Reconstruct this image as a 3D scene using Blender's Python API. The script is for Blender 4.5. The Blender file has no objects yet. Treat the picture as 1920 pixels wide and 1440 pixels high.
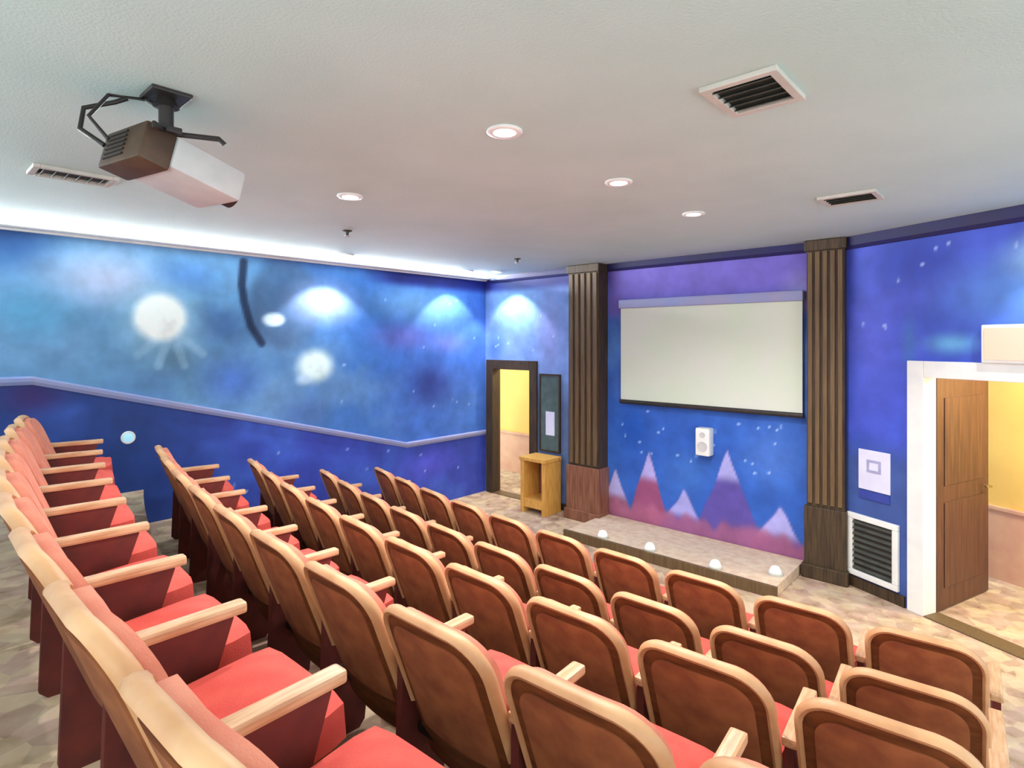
import bpy, bmesh, math, random
import numpy as np
from mathutils import Vector, Matrix

random.seed(7)
SC = bpy.context.scene
COL = SC.collection
R = math.radians

def lin(c):
    c = c / 255.0
    return c / 12.92 if c <= 0.04045 else ((c + 0.055) / 1.055) ** 2.4
def rgb(r, g, b, a=1.0):
    return (lin(r), lin(g), lin(b), a)

# ------------------------------------------------------------------ camera
EYE = 2.38
cam_data = bpy.data.cameras.new('camera')
cam = bpy.data.objects.new('camera', cam_data)
COL.objects.link(cam)
cam.location = (0, 0, EYE)
cam.rotation_euler = (R(90), 0, R(42.38))
cam_data.sensor_width = 36
cam_data.lens = 36 * 1082 / 1920
cam_data.shift_y = -80 / 1920
cam_data.clip_start = 0.02
SC.camera = cam

# ------------------------------------------------------------------ world, exposure
world = bpy.data.worlds.new('world')
SC.world = world
world.use_nodes = True
bg = world.node_tree.nodes['Background']
bg.inputs[0].default_value = (0.90, 1.0, 1.02, 1)
bg.inputs[1].default_value = 1.15          # uniform fill light added through the open back and right side
SC.view_settings.view_transform = 'Standard'
SC.view_settings.look = 'None'
SC.view_settings.gamma = 1
SC.view_settings.use_curve_mapping = False
SC.view_settings.exposure = 1.38
SPOT_W = 72          # recessed ceiling lamps
COVE_W = 220          # strip hidden in the cove along the left mural
WASH_W = 34          # lamps that graze the murals

# ------------------------------------------------------------------ room measures (metres)
CEIL = 3.40
XL = -6.51           # left wall
YF = 6.51            # front wall
P0 = Vector((-1.57, 6.51, 0))               # where the angled side wall leaves the front wall
U = Vector((1.49, -0.72, 0)).normalized()   # along the side wall
NIN = Vector((U.y, -U.x, 0))                # into the hall
if NIN.y > 0: NIN = -NIN
ANG = math.atan2(U.y, U.x)
ROWS = [0.285, 1.20, 2.0, 2.78, 3.5]         # back-top line of each row, from the rear
LEVEL = [0.92, 0.58, 0.34, 0.10, 0.0]       # floor under each row
def curve(x):
    x = min(max(x, -6.6), 0.4)
    return (x + 1.8) ** 2 / 34.0
def slope(x):
    return (min(max(x, -6.6), 0.4) + 1.8) / 17.0

# ------------------------------------------------------------------ materials
def material(name, base, rough=0.6, metal=0.0, second=None, scale=8.0, spread=(0.35, 0.65), detail=4.0,
             bump=0.0, bump_scale=60.0, emit=None, strength=0.0, stretch=None, spec=0.5):
    m = bpy.data.materials.new(name)
    m.use_nodes = True
    nt = m.node_tree
    b = nt.nodes['Principled BSDF']
    b.inputs['Base Color'].default_value = base
    b.inputs['Roughness'].default_value = rough
    b.inputs['Metallic'].default_value = metal
    b.inputs['Specular IOR Level'].default_value = spec
    tc = nt.nodes.new('ShaderNodeTexCoord')
    mp = nt.nodes.new('ShaderNodeMapping')
    nt.links.new(tc.outputs['Object'], mp.inputs[0])
    if stretch: mp.inputs['Scale'].default_value = stretch
    if second:
        n = nt.nodes.new('ShaderNodeTexNoise')
        n.inputs['Scale'].default_value = scale
        n.inputs['Detail'].default_value = detail
        nt.links.new(mp.outputs[0], n.inputs['Vector'])
        r = nt.nodes.new('ShaderNodeValToRGB')
        r.color_ramp.elements[0].position = spread[0]
        r.color_ramp.elements[1].position = spread[1]
        r.color_ramp.elements[0].color = base
        r.color_ramp.elements[1].color = second
        nt.links.new(n.outputs['Fac'], r.inputs[0])
        nt.links.new(r.outputs[0], b.inputs['Base Color'])
    if bump:
        n2 = nt.nodes.new('ShaderNodeTexNoise')
        n2.inputs['Scale'].default_value = bump_scale
        nt.links.new(mp.outputs[0], n2.inputs['Vector'])
        bp = nt.nodes.new('ShaderNodeBump')
        bp.inputs['Strength'].default_value = bump
        bp.inputs['Distance'].default_value = 0.01
        nt.links.new(n2.outputs['Fac'], bp.inputs['Height'])
        nt.links.new(bp.outputs[0], b.inputs['Normal'])
    if emit:
        b.inputs['Emission Color'].default_value = emit
        b.inputs['Emission Strength'].default_value = strength
    return m

def mural_material(name):
    m = bpy.data.materials.new(name)
    m.use_nodes = True
    nt = m.node_tree
    b = nt.nodes['Principled BSDF']
    b.inputs['Roughness'].default_value = 0.55
    b.inputs['Specular IOR Level'].default_value = 0.3
    at = nt.nodes.new('ShaderNodeAttribute')
    at.attribute_name = 'paint'
    tc = nt.nodes.new('ShaderNodeTexCoord')
    n = nt.nodes.new('ShaderNodeTexNoise')
    n.inputs['Scale'].default_value = 5.0
    n.inputs['Detail'].default_value = 5.0
    nt.links.new(tc.outputs['Object'], n.inputs['Vector'])
    mr = nt.nodes.new('ShaderNodeMapRange')
    mr.inputs['From Min'].default_value = 0.3
    mr.inputs['From Max'].default_value = 0.7
    mr.inputs['To Min'].default_value = 0.86
    mr.inputs['To Max'].default_value = 1.16
    nt.links.new(n.outputs['Fac'], mr.inputs['Value'])
    vm = nt.nodes.new('ShaderNodeVectorMath')
    vm.operation = 'SCALE'
    nt.links.new(at.outputs['Color'], vm.inputs[0])
    nt.links.new(mr.outputs[0], vm.inputs['Scale'])
    nt.links.new(vm.outputs[0], b.inputs['Base Color'])
    return m

def carpet_material(name):
    m = bpy.data.materials.new(name)
    m.use_nodes = True
    nt = m.node_tree
    b = nt.nodes['Principled BSDF']
    b.inputs['Roughness'].default_value = 0.95
    b.inputs['Specular IOR Level'].default_value = 0.1
    tc = nt.nodes.new('ShaderNodeTexCoord')
    v = nt.nodes.new('ShaderNodeTexVoronoi')
    v.inputs['Scale'].default_value = 9.0
    nt.links.new(tc.outputs['Object'], v.inputs['Vector'])
    n = nt.nodes.new('ShaderNodeTexNoise')
    n.inputs['Scale'].default_value = 7.0
    n.inputs['Detail'].default_value = 6.0
    nt.links.new(tc.outputs['Object'], n.inputs['Vector'])
    r = nt.nodes.new('ShaderNodeValToRGB')
    e = r.color_ramp.elements
    e[0].position = 0.30; e[0].color = rgb(150, 122, 100)
    e[1].position = 0.72; e[1].color = rgb(222, 204, 174)
    x = e.new(0.45); x.color = rgb(196, 168, 144)
    x = e.new(0.58); x.color = rgb(204, 178, 158)
    nt.links.new(n.outputs['Fac'], r.inputs[0])
    r2 = nt.nodes.new('ShaderNodeValToRGB')
    r2.color_ramp.interpolation = 'CONSTANT'
    e = r2.color_ramp.elements
    e[0].position = 0.0; e[0].color = rgb(200, 176, 140)
    e[1].position = 0.72; e[1].color = rgb(140, 108, 94)
    x = e.new(0.3); x.color = rgb(170, 150, 118)
    x = e.new(0.5); x.color = rgb(176, 140, 128)
    sp = nt.nodes.new('ShaderNodeSeparateColor')
    nt.links.new(v.outputs['Color'], sp.inputs[0])
    nt.links.new(sp.outputs[0], r2.inputs[0])
    mx = nt.nodes.new('ShaderNodeMix')
    mx.data_type = 'RGBA'
    mx.inputs['Factor'].default_value = 0.45
    nt.links.new(r.outputs[0], mx.inputs['A'])
    nt.links.new(r2.outputs[0], mx.inputs['B'])
    nt.links.new(mx.outputs['Result'], b.inputs['Base Color'])
    return m

M = {}
M['ceiling'] = material('ceiling_paint', rgb(184, 208, 205), 0.9, second=rgb(192, 214, 212), scale=1.3, bump=0.25, bump_scale=90)
M['mural'] = mural_material('mural_paint')
M['carpet'] = carpet_material('patterned_carpet')
M['stage_carpet'] = material('stage_carpet', rgb(206, 176, 154), 0.95, second=rgb(220, 198, 172), scale=14, spec=0.1)
M['white'] = material('white_gloss', rgb(238, 238, 234), 0.4, second=rgb(228, 230, 230), scale=6)
M['dado'] = material('lavender_rail', rgb(136, 148, 200), 0.5, second=rgb(150, 150, 190), scale=3)
M['navy'] = material('navy_border', rgb(14, 14, 84), 0.6, second=rgb(20, 16, 70), scale=3)
M['bark'] = material('brown_pillar_wood', rgb(78, 60, 38), 0.6, second=rgb(48, 34, 20), scale=5, stretch=(14, 14, 0.7), bump=0.15, bump_scale=20)
M['bark_light'] = material('tan_pillar_wood', rgb(112, 88, 58), 0.55, second=rgb(92, 70, 44), scale=5, stretch=(14, 14, 0.7))
M['plinth'] = material('red_brown_plinth_wood', rgb(146, 98, 76), 0.5, second=rgb(112, 66, 46), scale=4, stretch=(12, 12, 0.8))
M['rear'] = material('brown_seat_shell', rgb(122, 70, 36), 0.65, spec=0.2, second=rgb(92, 50, 26), scale=7, stretch=(1, 1, 4))
M['rear_cloth'] = material('rust_back_panel', rgb(158, 94, 54), 0.8, second=rgb(128, 68, 38), scale=9)
M['rim'] = material('tan_seat_rim', rgb(220, 170, 124), 0.5, second=rgb(190, 136, 92), scale=5)
M['red'] = material('red_seat_cloth', rgb(216, 92, 80), 0.85, second=rgb(208, 80, 72), scale=10, bump=0.2, bump_scale=220, spec=0.2)
M['salmon'] = material('salmon_back_cloth', rgb(222, 142, 118), 0.85, second=rgb(214, 126, 104), scale=10, bump=0.2, bump_scale=220, spec=0.2)
M['arm_wood'] = material('armrest_wood', rgb(220, 178, 138), 0.38, second=rgb(196, 146, 104), scale=8, stretch=(8, 1, 8))
M['dark_panel'] = material('dark_side_panel', rgb(108, 36, 28), 0.65, second=rgb(84, 28, 22), scale=8)
M['iron'] = material('dark_iron', rgb(52, 44, 40), 0.45, 0.7, second=rgb(70, 60, 54), scale=20)
M['screen'] = material('screen_fabric', rgb(208, 220, 200), 0.85, second=rgb(214, 218, 208), scale=1.6)
M['black'] = material('black_plastic', rgb(34, 30, 30), 0.5, second=rgb(46, 40, 38), scale=12)
M['brown_case'] = material('dark_brown_case', rgb(84, 62, 44), 0.5, second=rgb(64, 46, 32), scale=9)
M['grey_case'] = material('light_grey_case', rgb(204, 202, 202), 0.45, second=rgb(192, 192, 194), scale=7)
M['glass'] = material('lens_glass', rgb(24, 28, 40), 0.05, second=rgb(36, 40, 60), scale=4)
M['lamp'] = material('lamp_glow', rgb(255, 250, 240), 0.5, emit=(1, 0.97, 0.92, 1), strength=4.0)
M['lamp_dim'] = material('footlight_glow', rgb(255, 230, 190), 0.5, emit=(1, 0.86, 0.66, 1), strength=0.9)
M['sign_glow'] = material('sign_glow', rgb(226, 184, 160), 0.6, emit=(1, 0.74, 0.58, 1), strength=0.1)
M['steplight'] = material('step_light_glow', rgb(150, 205, 235), 0.5, emit=(0.45, 0.8, 1, 1), strength=0.16)
M['vent_dark'] = material('vent_dark', rgb(76, 78, 70), 0.7, second=rgb(60, 62, 56), scale=9)
M['vent_frame'] = material('vent_frame', rgb(198, 194, 186), 0.6, second=rgb(186, 184, 176), scale=9)
M['door_wood'] = material('dark_door_wood', rgb(104, 66, 46), 0.5, second=rgb(78, 48, 34), scale=4, stretch=(10, 10, 0.6))
M['yellow'] = material('yellow_foyer_paint', rgb(238, 200, 104), 0.7, second=rgb(232, 188, 96), scale=2)
M['peach'] = material('peach_wainscot', rgb(214, 170, 134), 0.7, second=rgb(204, 152, 126), scale=4)
M['gold_wood'] = material('golden_cabinet_wood', rgb(226, 172, 88), 0.5, second=rgb(206, 146, 66), scale=5, stretch=(8, 8, 1))
M['board'] = material('grey_green_board', rgb(84, 104, 104), 0.8, second=rgb(70, 88, 88), scale=8)
M['paper'] = material('notice_paper', rgb(226, 226, 246), 0.8, second=rgb(214, 214, 240), scale=4)
M['ink'] = material('faint_ink', rgb(168, 168, 206), 0.8, second=rgb(158, 158, 196), scale=20)
M['brass'] = material('handle_metal', rgb(190, 170, 120), 0.3, 0.9, second=rgb(170, 150, 110), scale=12)

# ------------------------------------------------------------------ mesh helpers
def add_box(bm, x0, x1, y0, y1, z0, z1, mat=None, bevel=0.0):
    vs = [bm.verts.new((x, y, z)) for z in (z0, z1) for (x, y) in ((x0, y0), (x1, y0), (x1, y1), (x0, y1))]
    if mat is not None:
        for v in vs: v.co = mat @ v.co
    f = [(0, 3, 2, 1), (4, 5, 6, 7), (0, 1, 5, 4), (1, 2, 6, 5), (2, 3, 7, 6), (3, 0, 4, 7)]
    fs = [bm.faces.new([vs[i] for i in q]) for q in f]
    if bevel > 0:
        es = {e for q in fs for e in q.edges}
        bmesh.ops.bevel(bm, geom=list(es), offset=bevel, segments=2, profile=0.6, affect='EDGES')
    return bm
def box(*a, **k):
    return add_box(bmesh.new(), *a, **k)
def add_cyl(bm, r0, r1, z0, z1, n=20, mat=None):
    g = bmesh.ops.create_cone(bm, cap_ends=True, segments=n, radius1=r0, radius2=r1, depth=z1 - z0,
                              matrix=Matrix.Translation((0, 0, (z0 + z1) / 2)))
    if mat is not None: bmesh.ops.transform(bm, matrix=mat, verts=g['verts'])
    return bm
def add_lathe(bm, prof, n=24, mat=None):
    rings = []
    for r, z in prof:
        rings.append([bm.verts.new((r * math.cos(2 * math.pi * i / n), r * math.sin(2 * math.pi * i / n), z)) for i in range(n)])
    for a, b in zip(rings, rings[1:]):
        for i in range(n):
            j = (i + 1) % n
            bm.faces.new((a[i], a[j], b[j], b[i]))
    bm.faces.new(list(reversed(rings[0])))
    bm.faces.new(rings[-1])
    if mat is not None: bmesh.ops.transform(bm, matrix=mat, verts=[v for q in rings for v in q])
    return bm
def add_tube(bm, pts, r, n=8, closed_ends=True, flat=1.0):
    rings = []
    for i, p in enumerate(pts):
        p = Vector(p)
        a = Vector(pts[max(i - 1, 0)]); b = Vector(pts[min(i + 1, len(pts) - 1)])
        t = (b - a).normalized()
        side = t.cross(Vector((0, 1, 0)))
        if side.length < 1e-4: side = t.cross(Vector((0, 0, 1)))
        side.normalize()
        up = side.cross(t).normalized()
        rings.append([bm.verts.new(p + r * (math.cos(2 * math.pi * k / n) * side + flat * math.sin(2 * math.pi * k / n) * up)) for k in range(n)])
    for a, b in zip(rings, rings[1:]):
        for k in range(n):
            j = (k + 1) % n
            bm.faces.new((a[k], a[j], b[j], b[k]))
    bm.faces.new(list(reversed(rings[0]))); bm.faces.new(rings[-1])
    return bm
def obj(name, bm, mat, parent=None, loc=(0, 0, 0), rotz=0.0, smooth=False):
    bmesh.ops.recalc_face_normals(bm, faces=bm.faces)
    me = bpy.data.meshes.new(name)
    bm.to_mesh(me); bm.free()
    me.materials.append(mat)
    if smooth:
        for p in me.polygons: p.use_smooth = True
        try: me.set_sharp_from_angle(angle=R(50))
        except Exception: pass
    o = bpy.data.objects.new(name, me)
    COL.objects.link(o)
    o.location = loc; o.rotation_euler = (0, 0, rotz)
    if parent: o.parent = parent
    return o
def thing(name, label, cat, loc=(0, 0, 0), rotz=0.0, group=None):
    o = bpy.data.objects.new(name, None)
    COL.objects.link(o)
    o.location = loc; o.rotation_euler = (0, 0, rotz)
    o.empty_display_size = 0.1
    o['label'] = label; o['category'] = cat
    if group: o['group'] = group
    return o
def tag(o, label, cat, group=None):
    o['label'] = label; o['category'] = cat
    if group: o['group'] = group
    return o
def structure(o):
    o['kind'] = 'structure'
    return o
def duplicate(root, loc, rotz, label, group=None, skip=()):
    r = root.copy(); COL.objects.link(r)
    r.location = loc; r.rotation_euler = (0, 0, rotz); r['label'] = label
    if group: r['group'] = group
    for ch in list(root.children):
        if ch.get('end_only') and 'end' in skip: continue
        c = ch.copy(); COL.objects.link(c); c.parent = r
        for g in list(ch.children):
            d = g.copy(); COL.objects.link(d); d.parent = c
    return r

# ------------------------------------------------------------------ painted murals
def fade(t): return t * t * (3 - 2 * t)
def value_noise(x, y, seed):
    xi = np.floor(x).astype(int); yi = np.floor(y).astype(int)
    fx = fade(x - xi); fy = fade(y - yi)
    def h(a, b):
        n = np.sin(a * 127.1 + b * 311.7 + seed * 74.7) * 43758.5453
        return n - np.floor(n)
    return (h(xi, yi) * (1 - fx) + h(xi + 1, yi) * fx) * (1 - fy) + (h(xi, yi + 1) * (1 - fx) + h(xi + 1, yi + 1) * fx) * fy
def cloud_noise(x, y, seed):
    return 0.55 * value_noise(x, y, seed) + 0.3 * value_noise(2.1 * x, 2.1 * y, seed + 1) + 0.15 * value_noise(4.3 * x, 4.3 * y, seed + 2)
class Paint:
    def __init__(self, u, v, base):
        self.u, self.v = u, v
        self.c = np.zeros(u.shape + (3,)) + np.array(base, float)
    def mix(self, col, m):
        m = np.clip(m, 0, 1)[..., None]
        self.c = self.c * (1 - m) + np.array(col, float) * m
    def blob(self, col, u0, v0, ru, rv, amount=1.0, hard=0.0):
        d = np.sqrt(((self.u - u0) / ru) ** 2 + ((self.v - v0) / rv) ** 2)
        t = np.clip((1 - d) / max(1 - hard, 1e-3), 0, 1)
        self.mix(col, amount * fade(t))
    def line(self, col, pts, w, amount=1.0):
        d = np.full(self.u.shape, 1e9)
        for (a, b), (c, e) in zip(pts, pts[1:]):
            dx, dy = c - a, e - b
            t = np.clip(((self.u - a) * dx + (self.v - b) * dy) / (dx * dx + dy * dy), 0, 1)
            d = np.minimum(d, np.hypot(self.u - a - t * dx, self.v - b - t * dy))
        self.mix(col, amount * fade(np.clip(1.6 - d / w, 0, 1)))
    def stars(self, n, u0, u1, v0, v1, seed):
        rr = random.Random(seed)
        for _ in range(n):
            self.blob((190, 215, 250), rr.uniform(u0, u1), rr.uniform(v0, v1), 0.022, 0.022, 0.8, 0.3)

def dado_z(y):
    if y < 0.9: return 2.03
    return max(2.03 - 0.272 * (y - 0.9), 0.93)

def paint_left(u, v):
    p = Paint(u, v, (102, 152, 198))
    n = cloud_noise(u * 1.2, v * 1.6, 3)
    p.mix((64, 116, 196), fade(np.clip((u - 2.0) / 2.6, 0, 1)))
    p.mix((118, 160, 208), np.clip((n - 0.5) * 2.4, 0, 0.55))
    p.mix((54, 92, 160), np.clip((0.42 - n) * 2.4, 0, 0.5))
    p.blob((36, 72, 132), 0.7, 3.3, 0.65, 0.5, 0.95)
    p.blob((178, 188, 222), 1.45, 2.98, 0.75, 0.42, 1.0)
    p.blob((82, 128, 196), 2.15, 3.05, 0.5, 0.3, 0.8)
    p.blob((160, 204, 230), 1.92, 2.58, 0.6, 0.55, 0.9)
    p.blob((86, 124, 156), 2.02, 2.2, 0.36, 0.26, 0.8)
    for du, dv in ((-0.3, -0.3), (-0.12, -0.42), (0.12, -0.42), (0.3, -0.3)):
        p.line((150, 190, 220), [(2.0, 2.5), (2.0 + du, 2.55 + dv)], 0.035, 0.55)
    p.blob((250, 255, 255), 1.9, 2.62, 0.29, 0.29, 1.0, 0.62)
    p.blob((74, 116, 206), 2.6, 1.95, 0.5, 0.4, 0.8)
    p.blob((60, 150, 190), 0.9, 2.6, 0.5, 0.4, 0.35)
    # the big dark-rimmed planet
    p.blob((70, 98, 136), 3.2, 2.8, 0.5, 0.62, 0.75, 0.7)
    p.line((30, 48, 80), [(2.72, 3.26), (2.70, 3.0), (2.73, 2.8), (2.80, 2.55), (2.92, 2.36)], 0.04, 0.95)
    p.blob((215, 238, 255), 3.06, 2.63, 0.17, 0.1, 1.0, 0.5)
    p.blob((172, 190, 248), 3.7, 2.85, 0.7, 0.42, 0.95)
    p.blob((84, 124, 168), 3.6, 2.2, 0.62, 0.5, 0.6)
    p.blob((216, 240, 244), 3.58, 2.08, 0.32, 0.27, 1.0, 0.4)
    p.blob((190, 220, 246), 3.42, 1.92, 0.14, 0.1, 0.8, 0.2)
    p.blob((70, 104, 172), 3.45, 1.5, 0.5, 0.3, 0.7)
    # deeper blue towards the corner
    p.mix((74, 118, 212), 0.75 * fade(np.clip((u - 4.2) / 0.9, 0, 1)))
    p.blob((122, 126, 222), 4.9, 2.45, 0.75, 0.3, 0.8)
    p.blob((130, 134, 226), 5.7, 2.35, 0.6, 0.25, 0.6)
    p.blob((132, 186, 238), 5.2, 2.9, 1.3, 0.42, 0.85)  # pool of wall-wash light painted into the mural colour
    p.blob((52, 62, 138), 5.4, 1.75, 0.6, 0.5, 0.75)
    p.mix((22, 24, 104), 0.9 * fade(np.clip((u - 4.1) / 0.8, 0, 1)) * fade(np.clip((v - 3.1) / 0.14, 0, 1)))  # dark zone above the light scallops, painted as a navy top band
    p.stars(14, 3.9, 6.4, 1.2, 3.1, 5)
    # navy skirting field under the rail
    dz = np.vectorize(dado_z)(u)
    low = (v < dz).astype(float)
    lo = Paint(u, v, (34, 62, 132))
    lo.mix((62, 78, 186), fade(np.clip((u - 1.6) / 1.6, 0, 1)) * 0.9)
    lo.mix((70, 110, 214), np.clip((n - 0.52) * 3, 0, 0.6))
    lo.blob((60, 36, 104), 0.9, 1.9, 0.35, 0.25, 0.8)
    lo.blob((90, 90, 220), 5.4, 0.6, 0.8, 0.35, 0.7)
    lo.stars(14, 2.6, 6.3, 0.4, 1.2, 9)
    p.c = p.c * (1 - low[..., None]) + lo.c * low[..., None]
    return p.c

def paint_front(u, v):
    p = Paint(u, v, (62, 106, 196))
    n = cloud_noise(u * 1.4 + 9, v * 1.8, 11)
    p.mix((96, 150, 224), np.clip((n - 0.45) * 2.2, 0, 0.6))
    # corner bay
    bay = fade(np.clip((-4.6 - u) / 0.3, 0, 1))
    p.mix((132, 162, 224), 0.9 * bay)
    p.blob((150, 204, 240), -5.85, 2.85, 0.7, 0.45, 0.8)  # painted pool of downlight above the doorway
    p.blob((134, 138, 200), -5.2, 2.5, 0.4, 0.9, 0.7)
    p.blob((70, 108, 190), -6.3, 2.3, 0.35, 0.45, 0.8)
    p.mix((86, 104, 140), bay * fade(np.clip((1.9 - v) / 0.5, 0, 1)) * 0.7)
    p.mix((22, 24, 104), 0.9 * fade(np.clip((v - 3.1) / 0.14, 0, 1)))  # shade over the light pool, painted navy along the wall top
    # centre bay: violet above the screen, strong blue below it
    mid = fade(np.clip((u + 4.4) / 0.3, 0, 1))
    p.mix((112, 100, 196), mid * fade(np.clip((v - 2.6) / 0.2, 0, 1)))
    p.mix((44, 92, 186), 0.8 * mid * fade(np.clip((1.7 - v) / 0.15, 0, 1)))
    p.blob((24, 80, 176), -3.85, 1.25, 0.35, 0.4, 0.8)
    p.blob((78, 124, 214), -2.15, 1.1, 0.5, 0.5, 0.8)
    p.blob((70, 120, 200), -3.1, 0.8, 0.5, 0.4, 0.6)
    p.blob((186, 190, 226), -1.85, 2.9, 0.3, 0.35, 0.4)
    # painted mountains with pale tips
    rag = (value_noise(u * 9, v * 0 + 2, 21) - 0.5) * 0.08
    for x0, top, w, colr in ((-3.62, 1.0, 0.30, (160, 76, 112)), (-2.62, 1.15, 0.42, (98, 78, 160)), (-3.15, 0.62, 0.32, (104, 80, 168)),
                             (-2.05, 0.62, 0.34, (116, 76, 150)), (-4.1, 0.7, 0.3, (150, 90, 110))):
        h = top - (np.abs(u - x0) / w) * (top - 0.1) + rag
        m = fade(np.clip((h - v) / 0.05, 0, 1))
        p.mix(colr, m * 0.9)
        tip = fade(np.clip((h - v) / 0.05, 0, 1)) * fade(np.clip((v - (top - 0.42)) / 0.14, 0, 1))
        p.mix((178, 178, 240), tip * 0.9)
    p.mix((172, 100, 134), fade(np.clip((0.34 + rag * 2 - v) / 0.12, 0, 1)) * mid * 0.8)
    p.stars(26, -4.1, -1.9, 0.9, 1.55, 4)
    p.stars(14, -6.4, -5.0, 2.1, 3.1, 14)
    return p.c

def paint_right(u, v):
    p = Paint(u, v, (58, 82, 190))
    n = cloud_noise(u * 1.5 + 3, v * 1.5, 31)
    p.mix((86, 96, 214), np.clip((n - 0.48) * 2, 0, 0.5))
    p.blob((34, 56, 158), 0.85, 3.1, 0.55, 0.4, 0.9)
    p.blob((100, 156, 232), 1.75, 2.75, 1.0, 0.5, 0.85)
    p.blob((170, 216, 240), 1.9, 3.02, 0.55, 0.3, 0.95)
    p.blob((92, 104, 216), 0.45, 2.3, 0.35, 0.8, 0.7)
    p.blob((110, 190, 230), 1.15, 2.36, 0.34, 0.14, 0.8)
    p.blob((66, 140, 170), 0.8, 2.35, 0.12, 0.4, 0.35)
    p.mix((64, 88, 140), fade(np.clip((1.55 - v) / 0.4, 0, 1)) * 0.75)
    p.blob((100, 150, 226), 3.0, 2.5, 0.9, 0.6, 0.7)
    p.stars(12, 0.3, 3.5, 2.3, 3.2, 8)
    return p.c

def painted_wall(name, length0, length1, z0, z1, place, paint, opening=None, nu=220, nv=130):
    us = np.linspace(length0, length1, nu + 1); vs = np.linspace(z0, z1, nv + 1)
    if opening:
        for val in opening[:2]: us[np.argmin(np.abs(us - val))] = val
        for val in opening[2:]: vs[np.argmin(np.abs(vs - val))] = val
    uu, vv = np.meshgrid(us, vs)
    col = paint(uu, vv)
    c = np.clip(col, 0, 255) / 255.0
    c = np.where(c <= 0.04045, c / 12.92, ((c + 0.055) / 1.055) ** 2.4)
    W = nu + 1
    verts = [place(float(us[i]), float(vs[j])) for j in range(nv + 1) for i in range(W)]
    faces = []
    for j in range(nv):
        for i in range(nu):
            if opening:
                mu = (us[i] + us[i + 1]) / 2; mv = (vs[j] + vs[j + 1]) / 2
                if opening[0] < mu < opening[1] and opening[2] < mv < opening[3]: continue
            faces.append((j * W + i, j * W + i + 1, (j + 1) * W + i + 1, (j + 1) * W + i))
    me = bpy.data.meshes.new(name)
    me.from_pydata(verts, [], faces)
    at = me.color_attributes.new('paint', 'FLOAT_COLOR', 'POINT')
    flat = np.ones((len(verts), 4)); flat[:, :3] = c.reshape(-1, 3)
    at.data.foreach_set('color', flat.ravel())
    me.materials.append(M['mural'])
    o = bpy.data.objects.new(name, me)
    COL.objects.link(o)
    sd = o.modifiers.new('thickness', 'SOLIDIFY')
    sd.thickness = 0.12
    sd.offset = -1
    return structure(o)

# ------------------------------------------------------------------ room shell
XR = 3.4
BACK = -1.0
# floor: curved tiers falling to the stage
NSEG = 40
for i in range(5):
    bm = bmesh.new()
    z = LEVEL[i]
    if i == 4:
        add_box(bm, XL - 0.1, XR, ROWS[4] - 0.3, YF + 2.2, -0.12, 0.0)
    else:
        lo, hi = [], []
        for k in range(NSEG + 1):
            x = XL + (XR - XL) * k / NSEG
            y1 = ROWS[i + 1] - 0.10 + curve(x)
            y0 = BACK if i == 0 else ROWS[i] - 0.10 + curve(x)
            lo.append((x, y0)); hi.append((x, y1))
        ring = lo + hi[::-1]
        tv = [bm.verts.new((x, y, z)) for x, y in ring]
        bv = [bm.verts.new((x, y, -0.12)) for x, y in ring]
        n = len(ring); h = NSEG + 1
        for k in range(NSEG):
            bm.faces.new((tv[k], tv[k + 1], tv[n - 2 - k], tv[n - 1 - k]))
            bm.faces.new((bv[k], bv[n - 1 - k], bv[n - 2 - k], bv[k + 1]))
        for k in range(n):
            j = (k + 1) % n
            bm.faces.new((tv[k], bv[k], bv[j], tv[j]))
    structure(obj('floor', bm, M['carpet']))

# ceiling
structure(obj('ceiling', box(XL - 0.15, XR, BACK, YF + 0.15, CEIL, CEIL + 0.1), M['ceiling']))

# walls
DL = (-6.34, -5.56, 0.0, 1.96)          # foyer doorway in the front wall
DR = (0.93, 1.98, 0.0, 2.08)            # doorway in the angled side wall
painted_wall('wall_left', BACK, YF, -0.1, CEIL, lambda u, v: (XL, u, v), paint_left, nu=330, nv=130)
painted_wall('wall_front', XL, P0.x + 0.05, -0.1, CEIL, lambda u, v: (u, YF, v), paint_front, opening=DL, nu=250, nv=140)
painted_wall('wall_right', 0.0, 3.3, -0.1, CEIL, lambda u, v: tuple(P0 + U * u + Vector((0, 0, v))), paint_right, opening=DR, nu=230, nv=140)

# low unseen partition added behind the last row to cut light on its rears
bm = box(XL, -0.75, BACK + 0.02, BACK + 0.14, LEVEL[0], LEVEL[0] + 1.05)
add_box(bm, XL, -0.72, BACK, BACK + 0.17, LEVEL[0] + 1.05, LEVEL[0] + 1.10, bevel=0.008)
structure(obj('back_light_blocker', bm, M['bark']))

# white cornice along the left wall (stepped profile)
def profile_trim(name, prof, a, b, inward, mat):
    bm = bmesh.new()
    a = Vector(a); b = Vector(b)
    ra = [bm.verts.new(a + inward * d + Vector((0, 0, z))) for d, z in prof]
    rb = [bm.verts.new(b + inward * d + Vector((0, 0, z))) for d, z in prof]
    n = len(prof)
    for k in range(n):
        j = (k + 1) % n
        bm.faces.new((ra[k], ra[j], rb[j], rb[k]))
    bm.faces.new(ra); bm.faces.new(rb[::-1])
    return structure(obj(name, bm, mat))
profile_trim('trim_1', [(0, 3.33), (0.03, 3.33), (0.04, 3.345), (0.11, 3.35), (0.125, 3.36), (0.125, 3.378), (0.11, 3.378), (0.11, 3.365), (0, 3.362)],
             (XL, BACK, 0), (XL, YF - 0.01, 0), Vector((1, 0, 0)), M['white'])
cv = bpy.data.lights.new('cove_strip', 'AREA')
cv.shape = 'RECTANGLE'; cv.size = 7.3; cv.size_y = 0.03; cv.energy = COVE_W; cv.color = (0.97, 1, 1)
cvo = bpy.data.objects.new('cove_strip', cv); COL.objects.link(cvo)
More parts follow.
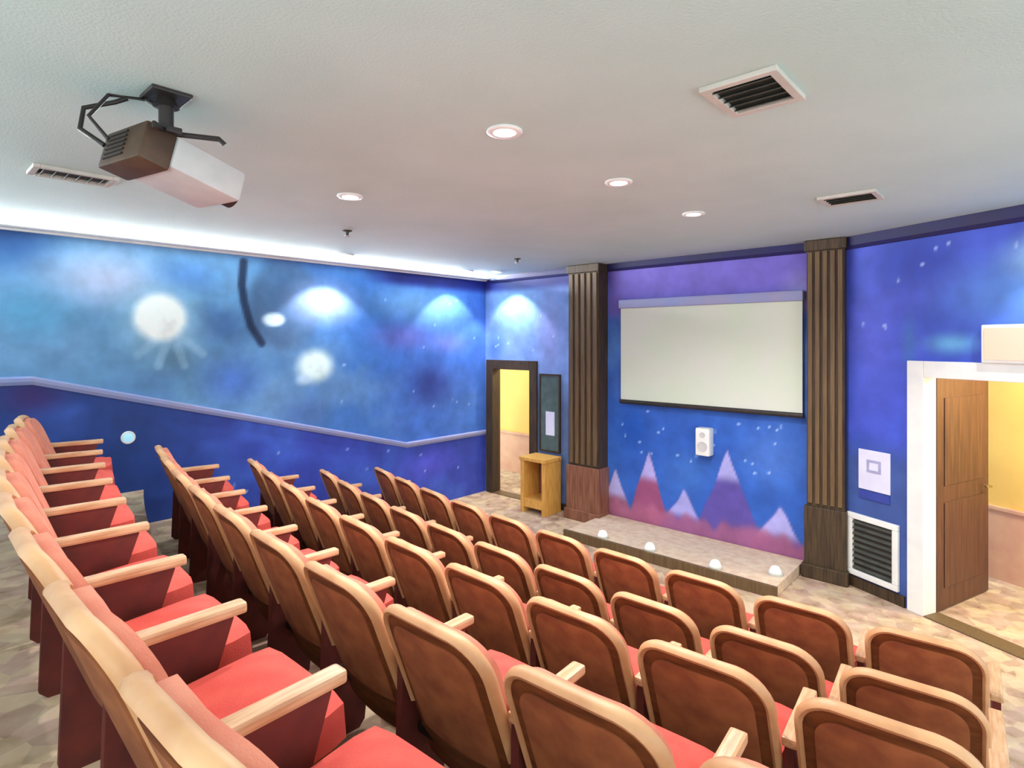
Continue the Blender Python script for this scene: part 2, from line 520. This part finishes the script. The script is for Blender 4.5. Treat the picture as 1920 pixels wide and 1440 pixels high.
cvo.location = (XL + 0.05, (BACK + YF) / 2, 3.382)
cvo.rotation_euler = (Matrix.Rotation(R(-90), 4, 'Z') @ Matrix.Rotation(R(180 - 78), 4, 'X')).to_euler()
profile_trim('trim_2', [(0, 3.40), (0.05, 3.40), (0.05, 3.33), (0.03, 3.30), (0, 3.30)],
             (XL + 0.15, YF, 0), (P0.x, YF, 0), Vector((0, -1, 0)), M['navy'])
profile_trim('trim_3', [(0, 3.40), (0.05, 3.40), (0.05, 3.31), (0.03, 3.28), (0, 3.28)],
             P0, P0 + U * 3.3, NIN, M['navy'])
# dado rail that follows the rake
bm = bmesh.new()
ys = [BACK, 0.9, 2.9, 4.944, YF - 0.01]
prof = [(0.0, -0.03), (0.02, -0.03), (0.035, 0.0), (0.035, 0.03), (0.015, 0.045), (0.0, 0.045)]
rings = [[bm.verts.new((XL + d, y, dado_z(y) + z)) for d, z in prof] for y in ys]
for a, b in zip(rings, rings[1:]):
    for k in range(len(prof)):
        j = (k + 1) % len(prof)
        bm.faces.new((a[k], a[j], b[j], b[k]))
bm.faces.new(rings[0]); bm.faces.new(rings[-1][::-1])
structure(obj('trim_4', bm, M['dado']))
structure(obj('baseboard_front', box(DL[1] + 0.12, P0.x, YF - 0.02, YF, 0, 0.09), M['bark']))
bm = bmesh.new()
for a, b in ((0.0, DR[0] - 0.16), (DR[1] + 0.16, 3.3)):
    add_box(bm, a, b, -0.02, 0, 0, 0.10)
o = structure(obj('baseboard_right', bm, M['bark'], loc=P0, rotz=ANG))

# pillars framing the screen
def pillar(x0, x1, depth, label, plinth_mat):
    cx = (x0 + x1) / 2; w = (x1 - x0) / 2
    t = thing('wall_pillar', label, 'pillar', (cx, YF, 0))
    t['kind'] = 'structure'
    bm = box(-w, w, -depth, 0, 0.0, CEIL - 0.005)
    obj('shaft', bm, M['bark'], t)
    bm = bmesh.new()
    for k in range(5):
        x = -w + (k + 0.5) * 2 * w / 5
        add_box(bm, x - w * 0.12, x + w * 0.12, -depth - 0.018, -depth, 0.75, CEIL - 0.12, bevel=0.005)
    obj('batten', bm, M['bark_light'], t)
    obj('capital', box(-w - 0.02, w + 0.02, -depth - 0.03, 0, CEIL - 0.11, CEIL - 0.004, bevel=0.01), M['bark'], t)
    bm = box(-w - 0.02, w + 0.02, -depth - 0.03, 0, 0.12, 0.72, bevel=0.01)
    add_box(bm, -w - 0.04, w + 0.04, -depth - 0.06, 0, 0, 0.14, bevel=0.012)
    obj('plinth', bm, plinth_mat, t)
    return t
pillar(-4.70, -4.22, 0.22, 'brown battened pillar beside the screen, nearer the corner doorway', M['plinth'])
pillar(-1.74, -1.40, 0.16, 'brown battened pillar where the front wall meets the angled side wall', M['bark'])

# doorways: jambs, foyer behind, dark open leaf
def doorway(idx, frame_loc, rotz, x0, x1, top, jamb_mat, jamb_w, leaf_angle, leaf_w, foyer):
    """Built in a frame whose x runs along the wall and whose +y leaves the hall."""
    bm = bmesh.new()
    add_box(bm, x0 - jamb_w, x0 + 0.012, -0.03, 0.14, 0, top + jamb_w, bevel=0.006)
    add_box(bm, x1 - 0.012, x1 + jamb_w, -0.03, 0.14, 0, top + jamb_w, bevel=0.006)
    add_box(bm, x0 + 0.012, x1 - 0.012, -0.03, 0.14, top - 0.012, top + jamb_w, bevel=0.006)
    structure(obj('trim_%d' % (4 + idx), bm, jamb_mat, loc=frame_loc, rotz=rotz))
    structure(obj('trim_%d' % (6 + idx), box(x0 + 0.012, x1 - 0.012, -0.03, 0.16, 0.0, 0.012, bevel=0.004), M['bark_light'], loc=frame_loc, rotz=rotz))
    # foyer
    fx0, fx1, d = foyer
    bm = box(fx0, fx1, d, d + 0.1, 0.72, 2.7)
    structure(obj('wall_foyer', bm, M['yellow'], loc=frame_loc, rotz=rotz))
    bm = box(fx0, fx1, d - 0.025, d + 0.1, 0.0, 0.70)
    add_box(bm, fx0, fx1, d - 0.045, d + 0.1, 0.69, 0.73, bevel=0.008)
    structure(obj('wall_foyer', bm, M['peach'], loc=frame_loc, rotz=rotz))
    # leaf, hinged on the near jamb
    dr = thing('door_%d' % idx, '', 'door', (0, 0, 0))
    del dr['label']; del dr['category']
    structure(dr)
    w2 = Matrix.Translation(frame_loc) @ Matrix.Rotation(rotz, 4, 'Z')
    hp = w2 @ Vector((x0 + 0.016, 0.145, 0))
    dr.location = hp
    dr.rotation_euler = (0, 0, rotz + leaf_angle)
    bm = box(0.0, leaf_w, 0.0, 0.045, 0.012, top - 0.012, bevel=0.004)
    lf = obj('door_leaf', bm, M['door_wood'], dr)
    bm = bmesh.new()
    for z0, z1 in ((0.2, 0.95), (1.1, top - 0.2)):
        for y0, y1 in ((-0.008, 0.0), (0.045, 0.053)):
            add_box(bm, 0.12, leaf_w - 0.12, y0, y1, z0, z1, bevel=0.003)
    obj('door_panel', bm, M['door_wood'], dr)
    bm = bmesh.new()
    for sgn, yb in ((-1, 0.0), (1, 0.045)):
        add_tube(bm, [(leaf_w - 0.07, yb, 1.02), (leaf_w - 0.07, yb + sgn * 0.05, 1.02), (leaf_w - 0.17, yb + sgn * 0.05, 1.02)], 0.010)
    obj('door_handle', bm, M['brass'], dr, smooth=True)
    return dr
doorway(1, Vector((0, YF, 0)), 0.0, DL[0], DL[1], DL[3], M['bark'], 0.13, R(172), 0.76, (-7.9, -3.6, 1.3))
doorway(2, P0, ANG, DR[0], DR[1], DR[3], M['white'], 0.13, R(97), 0.94, (0.2, 3.3, 1.5))
structure(obj('ceiling', box(-7.4, -3.6, YF + 0.13, YF + 1.4, 2.6, 2.7), M['ceiling']))
structure(obj('ceiling', box(0.2, 3.3, 0.13, 1.6, 2.6, 2.7), M['ceiling'], loc=P0, rotz=ANG))
structure(obj('floor', box(-8.0, XL - 0.1, YF - 0.1, YF + 1.5, -0.12, 0.0), M['carpet']))
structure(obj('floor', box(0.2, 3.3, 0.0, 1.6, -0.12, -0.001), M['carpet'], loc=P0, rotz=ANG))

# low stage in front of the screen
bm = bmesh.new()
add_box(bm, -4.22, -1.80, 5.60, YF - 0.03, 0.0, 0.10)
st = structure(obj('stage', bm, M['stage_carpet']))
st['kind'] = 'structure'
obj('nosing', box(-4.24, -1.78, 5.565, 5.60, 0.0, 0.112, bevel=0.006), M['bark_light'], st)

# ------------------------------------------------------------------ ceiling fixtures
def downlight_parts(t):
    bm = bmesh.new()
    add_lathe(bm, [(0.055, 0.0), (0.085, 0.0), (0.088, -0.008), (0.082, -0.014), (0.058, -0.012)], 28)
    obj('lamp_ring', bm, M['white'], t, smooth=True)
    bm = bmesh.new()
    add_lathe(bm, [(0.001, -0.018), (0.03, -0.017), (0.056, -0.012), (0.056, -0.001), (0.001, -0.001)], 28)
    obj('lamp_lens', bm, M['lamp'], t, smooth=True)
def spot(loc, power, size_deg, blend, target=None, radius=0.05, col=(1, 0.99, 0.97)):
    d = bpy.data.lights.new('spot_lamp', 'SPOT')
    d.energy = power; d.spot_size = R(size_deg); d.spot_blend = blend; d.shadow_soft_size = radius; d.color = col
    o = bpy.data.objects.new('spot_lamp', d)
    COL.objects.link(o)
    o.location = loc
    if target is not None:
        o.rotation_euler = (Vector(target) - Vector(loc)).to_track_quat('-Z', 'Y').to_euler()
    return o
DOWN = [(-1.91, 2.04, 'over the middle row, nearest the projector'), (-3.56, 2.22, 'over the middle row, towards the mural wall'),
        (-1.98, 3.18, 'over the second row from the stage'), (-2.03, 4.37, 'between the front row and the stage')]
first = None
for x, y, w in DOWN:
    lab = 'round white recessed ceiling lamp ' + w
    if first is None:
        first = thing('ceiling_lamp', lab, 'ceiling lamp', (x, y, CEIL), 0, 'recessed ceiling lamps')
        downlight_parts(first)
    else:
        duplicate(first, (x, y, CEIL), 0, lab)
    spot((x, y, CEIL - 0.03), SPOT_W, 150, 0.6, (x, y, 0))
# lamps that graze the murals and draw the scallops
WASH = [((XL + 0.42, 5.72, CEIL), (XL + 0.1, 5.72, 1.9), 'beside the corner, washing the left mural'),
        ((-5.85, YF - 0.42, CEIL), (-5.85, YF - 0.1, 1.9), 'beside the corner, washing the wall over the doorway'),
        ((XL + 0.5, 3.7, CEIL), (XL + 0.1, 3.7, 1.9), 'washing the middle of the left mural')]
q = P0 + U * 2.2 + NIN * 0.5
WASH.append(((q.x, q.y, CEIL), tuple(P0 + U * 2.2 + NIN * 0.1 + Vector((0, 0, 1.9))), 'washing the angled wall above the wide doorway'))
for loc, tgt, w in WASH:
    duplicate(first, loc, 0, 'small recessed wall-wash lamp ' + w, 'wall-wash lamps')
    spot((loc[0], loc[1], loc[2] - 0.03), WASH_W, 92, 0.35, tgt, 0.03)

# square air diffusers
def diffuser(x, y, rot, label, w=0.36, l=0.36):
    t = thing('ceiling_vent', label, 'vent', (x, y, CEIL), rot, 'ceiling air vents')
    bm = bmesh.new()
    f = 0.035
    for a in ((-w / 2, w / 2, -l / 2, -l / 2 + f), (-w / 2, w / 2, l / 2 - f, l / 2), (-w / 2, -w / 2 + f, -l / 2 + f, l / 2 - f), (w / 2 - f, w / 2, -l / 2 + f, l / 2 - f)):
        add_box(bm, *a, -0.022, 0.0, bevel=0.004)
    obj('vent_frame', bm, M['vent_frame'], t)
    obj('vent_box', box(-w / 2 + f, w / 2 - f, -l / 2 + f, l / 2 - f, -0.004, 0.0), M['vent_dark'], t)
    bm = bmesh.new()
    n = max(3, int((l - 2 * f) / 0.05))
    for k in range(n):
        yy = -l / 2 + f + (k + 0.5) * (l - 2 * f) / n
        mt = Matrix.Translation((0, yy, -0.013)) @ Matrix.Rotation(R(38), 4, 'X')
        add_box(bm, -w / 2 + f, w / 2 - f, -0.016, 0.016, -0.0015, 0.0015, mat=mt)
    obj('louvre', bm, M['vent_dark'], t)
    return t
diffuser(-0.86, 2.40, 0, 'square dark-louvred ceiling vent above the aisle end of the third row', 0.30, 0.36)
diffuser(-0.98, 4.62, 0, 'square ceiling vent near the angled wall, before the wide doorway', 0.36, 0.30)
diffuser(-4.35, 0.80, 0, 'thin slot vent near the left mural behind the projector', 0.24, 0.42)
# small sprinklers
for x, y, w in ((-4.7, 2.9, 'beside the moon mural'), (-4.75, 5.3, 'near the front corner')):
    t = thing('ceiling_sprinkler', 'small grey ceiling sprinkler ' + w, 'sprinkler', (x, y, CEIL), 0, 'ceiling sprinklers')
    bm = bmesh.new(); add_lathe(bm, [(0.045, 0), (0.045, -0.006), (0.02, -0.014), (0.012, -0.04), (0.012, -0.05)], 16)
    obj('body', bm, M['vent_dark'], t, smooth=True)
    bm = bmesh.new(); add_cyl(bm, 0.028, 0.028, -0.056, -0.05, 14)
    obj('deflector', bm, M['vent_frame'], t)

# ------------------------------------------------------------------ projector
PJ = (-2.67, 0.80)
t = thing('projector', 'grey and dark brown projector hanging from a black ceiling mount', 'projector', (PJ[0], PJ[1], CEIL - 0.27), 0)
obj('body', box(-0.16, 0.16, -0.08, 0.24, -0.06, 0.08, bevel=0.02), M['grey_case'], t, smooth=True)
obj('rear_case', box(-0.17, 0.15, -0.20, -0.075, -0.075, 0.085, bevel=0.015), M['brown_case'], t, smooth=True)
bm = bmesh.new()
for k in range(6):
    add_box(bm, -0.13, 0.02, -0.206, -0.199, -0.045 + k * 0.02, -0.036 + k * 0.02)
obj('rear_grille', bm, M['black'], t)
bm = bmesh.new()
mt = Matrix.Translation((0.02, 0.23, 0.01)) @ Matrix.Rotation(R(-90), 4, 'X')
add_lathe(bm, [(0.062, 0), (0.062, 0.05), (0.052, 0.055)], 24, mat=mt)
l = obj('lens_barrel', bm, M['black'], t, smooth=True)
bm = bmesh.new()
add_lathe(bm, [(0.048, 0.045), (0.03, 0.06), (0.002, 0.064)], 24, mat=mt)
obj('lens', bm, M['glass'], l, smooth=True)
for ch in t.children: ch.rotation_euler = (R(-14), 0, R(12)); ch.location = (-0.10, 0.05, -0.005)
bm = bmesh.new()
add_box(bm, -0.085, 0.085, -0.075, 0.075, 0.254, 0.27, bevel=0.004)
add_cyl(bm, 0.05, 0.032, 0.22, 0.255)
add_cyl(bm, 0.028, 0.028, 0.11, 0.23)
add_box(bm, -0.10, 0.10, -0.03, 0.03, 0.092, 0.115, bevel=0.004)
for sx in (-1, 1):
    for sy in (-1, 1):
        add_tube(bm, [(sx * 0.03, 0, 0.104), (sx * 0.13, sy * 0.12 + 0.04, 0.098), (sx * 0.14, sy * 0.13 + 0.05, 0.075)], 0.011)
obj('ceiling_mount', bm, M['black'], t)
bm = bmesh.new()
add_tube(bm, [(-0.11, -0.19, 0.04), (-0.16, -0.26, 0.10), (-0.20, -0.24, 0.20), (-0.17, -0.14, 0.245), (-0.15, -0.10, 0.268)], 0.010)
add_tube(bm, [(-0.05, -0.19, 0.05), (-0.07, -0.25, 0.13), (-0.09, -0.18, 0.24), (-0.06, -0.06, 0.25), (-0.02, -0.02, 0.22)], 0.008)
obj('cable', bm, M['black'], t, smooth=True)

# ------------------------------------------------------------------ screen and wall things
t = thing('projection_screen', 'wide pale projection screen with thin dark bottom bar between two brown pillars', 'screen', (-2.89, YF - 0.07, 0))
obj('fabric', box(-1.085, 1.085, -0.004, 0.004, 1.63, 2.82), M['screen'], t)
bm = bmesh.new(); add_tube(bm, [(-1.095, 0, 1.61), (1.095, 0, 1.61)], 0.028, 12)
obj('bottom_bar', bm, M['black'], t, smooth=True)
bm = box(-1.10, 1.10, -0.045, 0.065, 2.80, 2.91, bevel=0.018)
obj('roller_case', bm, M['dado'], t, smooth=True)

t = thing('wall_speaker', 'small white speaker on the blue wall below the screen', 'speaker', (-2.86, YF, 1.22))
obj('cabinet', box(-0.085, 0.085, -0.13, 0, -0.16, 0.16, bevel=0.02), M['white'], t, smooth=True)
bm = bmesh.new()
for z, r in ((-0.055, 0.06), (0.08, 0.033)):
    mt = Matrix.Translation((0, -0.13, z)) @ Matrix.Rotation(R(90), 4, 'X')
    add_lathe(bm, [(r, 0), (r, 0.006), (r * 0.8, 0.003), (r * 0.3, 0.002)], 20, mat=mt)
obj('driver', bm, M['grey_case'], t, smooth=True)

t = thing('notice_board', 'narrow grey-green board with one white sheet beside the corner doorway', 'board', (-5.19, YF, 1.35))
obj('panel', box(-0.17, 0.17, -0.02, 0, -0.54, 0.54, bevel=0.004), M['board'], t)
bm = bmesh.new()
for a in ((-0.19, -0.165, -0.56, 0.56), (0.165, 0.19, -0.56, 0.56), (-0.165, 0.165, 0.535, 0.56), (-0.165, 0.165, -0.56, -0.535)):
    add_box(bm, a[0], a[1], -0.03, 0, a[2], a[3])
obj('frame', bm, M['bark'], t)
obj('sheet', box(-0.07, 0.09, -0.023, -0.0201, -0.32, 0.02), M['paper'], t)

t = thing('open_cabinet', 'small golden wooden open-front cabinet standing by the corner pillar', 'cabinet', (-5.15, 6.24, 0))
w, d, h = 0.22, 0.18, 0.72
obj('side_panel', box(-w, -w + 0.06, -d, d, 0.0, h, bevel=0.006), M['gold_wood'], t)
obj('side_panel', box(w - 0.06, w, -d, d, 0.0, h, bevel=0.006), M['gold_wood'], t)
obj('top', box(-w - 0.015, w + 0.015, -d - 0.015, d, h, h + 0.05, bevel=0.008), M['gold_wood'], t)
obj('bottom_board', box(-w + 0.06, w - 0.06, -d, d, 0.08, 0.2, bevel=0.004), M['gold_wood'], t)
obj('back_panel', box(-w + 0.06, w - 0.06, d - 0.03, d - 0.005, 0.2, h), M['plinth'], t)

# side wall: notice, return grille, lit sign
def on_side(s, z, out=0.0):
    p = P0 + U * s + NIN * out
    return (p.x, p.y, z)
t = thing('wall_notice', 'pale lavender notice plate on the side wall above the white-framed grille', 'notice', on_side(0.48, 1.16), ANG)
obj('plate', box(-0.155, 0.155, -0.012, 0, -0.19, 0.19, bevel=0.004), M['paper'], t)
bm = bmesh.new()
for a in ((-0.07, -0.045, -0.02, 0.10), (0.045, 0.07, -0.02, 0.10), (-0.045, 0.045, 0.075, 0.10), (-0.045, 0.045, -0.02, 0.005)):
    add_box(bm, a[0], a[1], -0.0145, -0.012, a[2], a[3])
obj('symbol', bm, M['ink'], t)
obj('footer_strip', box(-0.15, 0.15, -0.012, 0, -0.28, -0.2, bevel=0.003), material('notice_blue', rgb(52, 70, 160), 0.6, second=rgb(46, 62, 150), scale=5), t)

t = thing('return_air_grille', 'white-framed dark louvred grille low on the side wall beside the wide doorway', 'grille', on_side(0.47, 0.42), ANG)
bm = bmesh.new()
a, b, f = 0.25, 0.30, 0.055
for q in ((-a, a, b - f, b), (-a, a, -b, -b + f), (-a, -a + f, -b + f, b - f), (a - f, a, -b + f, b - f)):
    add_box(bm, q[0], q[1], -0.035, 0, q[2], q[3], bevel=0.008)
obj('frame', bm, M['white'], t)
obj('backing', box(-a + f, a - f, -0.006, 0, -b + f, b - f), M['black'], t)
bm = bmesh.new()
for k in range(9):
    z = -b + f + (k + 0.5) * 2 * (b - f) / 9
    add_box(bm, -a + f, a - f, -0.016, 0.016, -0.002, 0.002, mat=Matrix.Translation((0, -0.02, z)) @ Matrix.Rotation(R(35), 4, 'X'))
obj('louvre', bm, M['vent_dark'], t)

t = thing('lit_sign', 'glowing peach-white blank sign box above the wide doorway', 'sign', on_side(1.63, 2.36), ANG)
obj('housing', box(-0.23, 0.23, -0.06, 0, -0.15, 0.15, bevel=0.01), M['white'], t)
obj('face', box(-0.205, 0.205, -0.068, -0.06, -0.125, 0.125, bevel=0.003), M['sign_glow'], t)

t = thing('step_light', 'small round pale blue light low on the left mural wall', 'step light', (XL, 1.62, 1.45))
mt = Matrix.Rotation(R(90), 4, 'Y')
bm = bmesh.new(); add_lathe(bm, [(0.062, 0), (0.062, 0.012), (0.05, 0.016), (0.044, 0.012)], 22, mat=mt)
obj('bezel', bm, M['white'], t, smooth=True)
bm = bmesh.new(); add_lathe(bm, [(0.044, 0.0), (0.044, 0.014), (0.02, 0.02), (0.002, 0.021)], 22, mat=mt)
obj('lens', bm, M['steplight'], t, smooth=True)

# footlights along the stage edge
spots = [(-3.74, 5.66, 'nearest the corner doorway'), (-3.13, 5.66, 'second from the corner doorway'),
         (-2.40, 5.66, 'second from the side-wall pillar'), (-1.90, 5.9, 'right beside the side-wall pillar')]
first_f = None
for x, y, w in spots:
    lab = 'small glowing footlight dome on the stage edge, ' + w
    if first_f is None:
        first_f = thing('footlight', lab, 'footlight', (x, y, 0.10), 0, 'stage footlights')
        bm = bmesh.new(); add_lathe(bm, [(0.07, 0), (0.07, 0.02), (0.055, 0.03), (0.05, 0.026)], 18)
        obj('base', bm, M['vent_frame'], first_f, smooth=True)
        bm = bmesh.new(); add_lathe(bm, [(0.052, 0.02), (0.05, 0.045), (0.035, 0.075), (0.004, 0.088)], 18)
        obj('dome', bm, M['lamp_dim'], first_f, smooth=True)
    else:
        duplicate(first_f, (x, y, 0.10), 0, lab)

# foyer lamps (one behind each doorway)
def foyer_lamp(loc, label, power):
    t = thing('foyer_lamp', label, 'ceiling lamp', loc)
    bm = bmesh.new(); add_lathe(bm, [(0.13, 0), (0.13, -0.02), (0.12, -0.03), (0.115, -0.025)], 24)
    obj('lamp_ring', bm, M['white'], t, smooth=True)
    bm = bmesh.new(); add_lathe(bm, [(0.115, -0.01), (0.11, -0.05), (0.07, -0.08), (0.004, -0.09)], 24)
    obj('lamp_lens', bm, M['lamp'], t, smooth=True)
    d = bpy.data.lights.new('foyer_bulb', 'POINT'); d.energy = power; d.color = (1, 0.86, 0.6); d.shadow_soft_size = 0.1
    o = bpy.data.objects.new('foyer_bulb', d); COL.objects.link(o)
    o.location = (loc[0], loc[1], loc[2] - 0.2)
foyer_lamp((-5.6, YF + 0.7, 2.6), 'round ceiling lamp in the yellow foyer behind the corner doorway', 20)
q = P0 + U * 2.0 - NIN * 0.8
foyer_lamp((q.x, q.y, 2.6), 'round ceiling lamp in the yellow foyer behind the wide doorway', 46)

# ------------------------------------------------------------------ theatre seats
W, RC, Z0, Z1 = 0.245, 0.13, 0.22, 0.88
def lean(z): return 0.17 * (Z1 - z) / (Z1 - 0.42)
def bow(x): return 0.028 * (1 - (x / W) ** 2)          # the middle of the back sits further to the rear
def top_z(x, w, r, z1):
    e = max(0.0, abs(x) - (w - r))
    return z1 - r + math.sqrt(max(r * r - e * e, 0.0))
def slab(w, r, z0, z1, y_rear, y_front, bulge=0.0, nx=22, nz=10):
    bm = bmesh.new()
    xs = [w * math.sin(math.pi / 2 * (2 * i / nx - 1)) for i in range(nx + 1)]
    def sheet(off, sgn):
        g = []
        for x in xs:
            zt = top_z(x, w, r, z1)
            colm = []
            for j in range(nz + 1):
                v = j / nz
                z = z0 + v * (zt - z0)
                b = bulge * (1 - (x / w) ** 4) * (1 - (2 * v - 1) ** 4) if sgn > 0 else 0
                colm.append(bm.verts.new((x, lean(z) - bow(x) + off + b, z)))
            g.append(colm)
        return g
    A = sheet(y_rear, -1); B = sheet(y_front, 1)
    for i in range(nx):
        for j in range(nz):
            bm.faces.new((A[i][j], A[i + 1][j], A[i + 1][j + 1], A[i][j + 1]))
            bm.faces.new((B[i][j], B[i][j + 1], B[i + 1][j + 1], B[i + 1][j]))
        bm.faces.new((A[i][nz], A[i + 1][nz], B[i + 1][nz], B[i][nz]))
        bm.faces.new((A[i][0], B[i][0], B[i + 1][0], A[i + 1][0]))
    for j in range(nz):
        bm.faces.new((A[0][j], A[0][j + 1], B[0][j + 1], B[0][j]))
        bm.faces.new((A[nx][j], B[nx][j], B[nx][j + 1], A[nx][j + 1]))
    return bm
def seat_arm(x):
    bm = bmesh.new()
    add_box(bm, x - 0.027, x + 0.027, 0.12, 0.50, 0.605, 0.64, bevel=0.011)
    return bm
def arm_panel(x):
    bm = bmesh.new()
    prof = [(0.14, 0.0), (0.30, 0.0), (0.33, 0.03), (0.36, 0.30), (0.46, 0.60), (0.46, 0.605), (0.13, 0.605), (0.12, 0.3), (0.11, 0.03)]
    a = [bm.verts.new((x - 0.016, y, z)) for y, z in prof]
    b = [bm.verts.new((x + 0.016, y, z)) for y, z in prof]
    n = len(prof)
    for k in range(n):
        j = (k + 1) % n
        bm.faces.new((a[k], a[j], b[j], b[k]))
    bm.faces.new(a[::-1]); bm.faces.new(b)
    return bm
def make_seat(label, group):
    t = thing('theatre_seat', label, 'seat', (0, 0, 0), 0, group)
    obj('back_shell', slab(W, RC, Z0, Z1, 0.0, 0.022), M['rear'], t, smooth=True)
    obj('rear_panel', slab(W - 0.05, RC - 0.035, Z0 + 0.16, Z1 - 0.05, -0.006, 0.001), M['rear_cloth'], t, smooth=True)
    obj('back_cushion', slab(W - 0.012, RC - 0.008, 0.40, Z1 - 0.012, 0.020, 0.075, 0.02), M['salmon'], t, smooth=True)
    pts = []
    for k in range(7): pts.append((-W, Z0 + 0.24 + (Z1 - RC - Z0 - 0.24) * k / 7))
    for k in range(9):
        a = math.pi - math.pi / 2 * k / 8
        pts.append((-(W - RC) + RC * math.cos(a), Z1 - RC + RC * math.sin(a)))
    pts += [(-x, z) for x, z in reversed(pts)]
    bm = bmesh.new()
    add_tube(bm, [(x, lean(z) - bow(x) + 0.014, z) for x, z in pts], 0.017, 8, flat=1.5)
    obj('back_rim', bm, M['rim'], t, smooth=True)
    # seat cushion, tipped a little up at the front
    bm = bmesh.new()
    n = 10
    mt = Matrix.Translation((0, 0.17, 0.42)) @ Matrix.Rotation(R(5), 4, 'X')
    add_box(bm, -0.225, 0.225, 0.0, 0.39, -0.05, 0.045)
    bmesh.ops.subdivide_edges(bm, edges=list(bm.edges), cuts=5, use_grid_fill=True)
    for v in bm.verts:
        u = (v.co.x / 0.225); w = (v.co.y - 0.195) / 0.195
        if v.co.z > 0: v.co.z += 0.035 * (1 - u ** 4) * (1 - w ** 4)
        k = max(0.0, abs(u) ** 6 * abs(w) ** 6)
        v.co.x *= 1 - 0.06 * k; v.co.y = 0.195 + (v.co.y - 0.195) * (1 - 0.06 * k)
    bmesh.ops.transform(bm, matrix=mt, verts=bm.verts)
    obj('seat_cushion', bm, M['red'], t, smooth=True)
    bm = bmesh.new()
    add_box(bm, -0.20, 0.20, 0.02, 0.36, -0.085, -0.048, mat=mt, bevel=0.012)
    obj('seat_pan', bm, M['rear'], t)
    obj('armrest', seat_arm(-0.29), M['arm_wood'], t)
    obj('side_panel', arm_panel(-0.29), M['dark_panel'], t)
    e1 = obj('armrest', seat_arm(0.29), M['arm_wood'], t); e1['end_only'] = 1
    e2 = obj('side_panel', arm_panel(0.29), M['dark_panel'], t); e2['end_only'] = 1
    bm = box(-0.28, 0.28, 0.2, 0.245, 0.30, 0.335)
    obj('support_beam', bm, M['iron'], t)
    return t
ORD = ['at the aisle end', 'second from the aisle end', 'third from the aisle end', 'fourth from the aisle end', 'fifth from the aisle end',
       'sixth from the aisle end', 'seventh from the aisle end', 'eighth from the aisle end', 'ninth from the aisle end', 'tenth from the aisle end']
ROWNAME = ['back row', 'second row from the back', 'middle row', 'second row from the stage', 'front row by the stage']
FIRST = [-0.41, -0.33, -0.35, -0.39, -0.43]
PITCH = 0.58
proto = None
for i, yr in enumerate(ROWS):
    for k in range(10):
        x = FIRST[i] - PITCH * k
        if x < -5.75: break
        y = yr + curve(x)
        rz = math.atan(slope(x))
        lab = 'red theatre seat in the %s, %s' % (ROWNAME[i], ORD[k])
        grp = 'theatre seats in the ' + ROWNAME[i]
        if proto is None:
            proto = make_seat(lab, grp)
            proto.location = (x, y, LEVEL[i]); proto.rotation_euler = (0, 0, rz)
        else:
            duplicate(proto, (x, y, LEVEL[i]), rz, lab, grp, skip=('end',) if k else ())
for o in list(bpy.data.objects):
    if 'end_only' in o: del o['end_only']
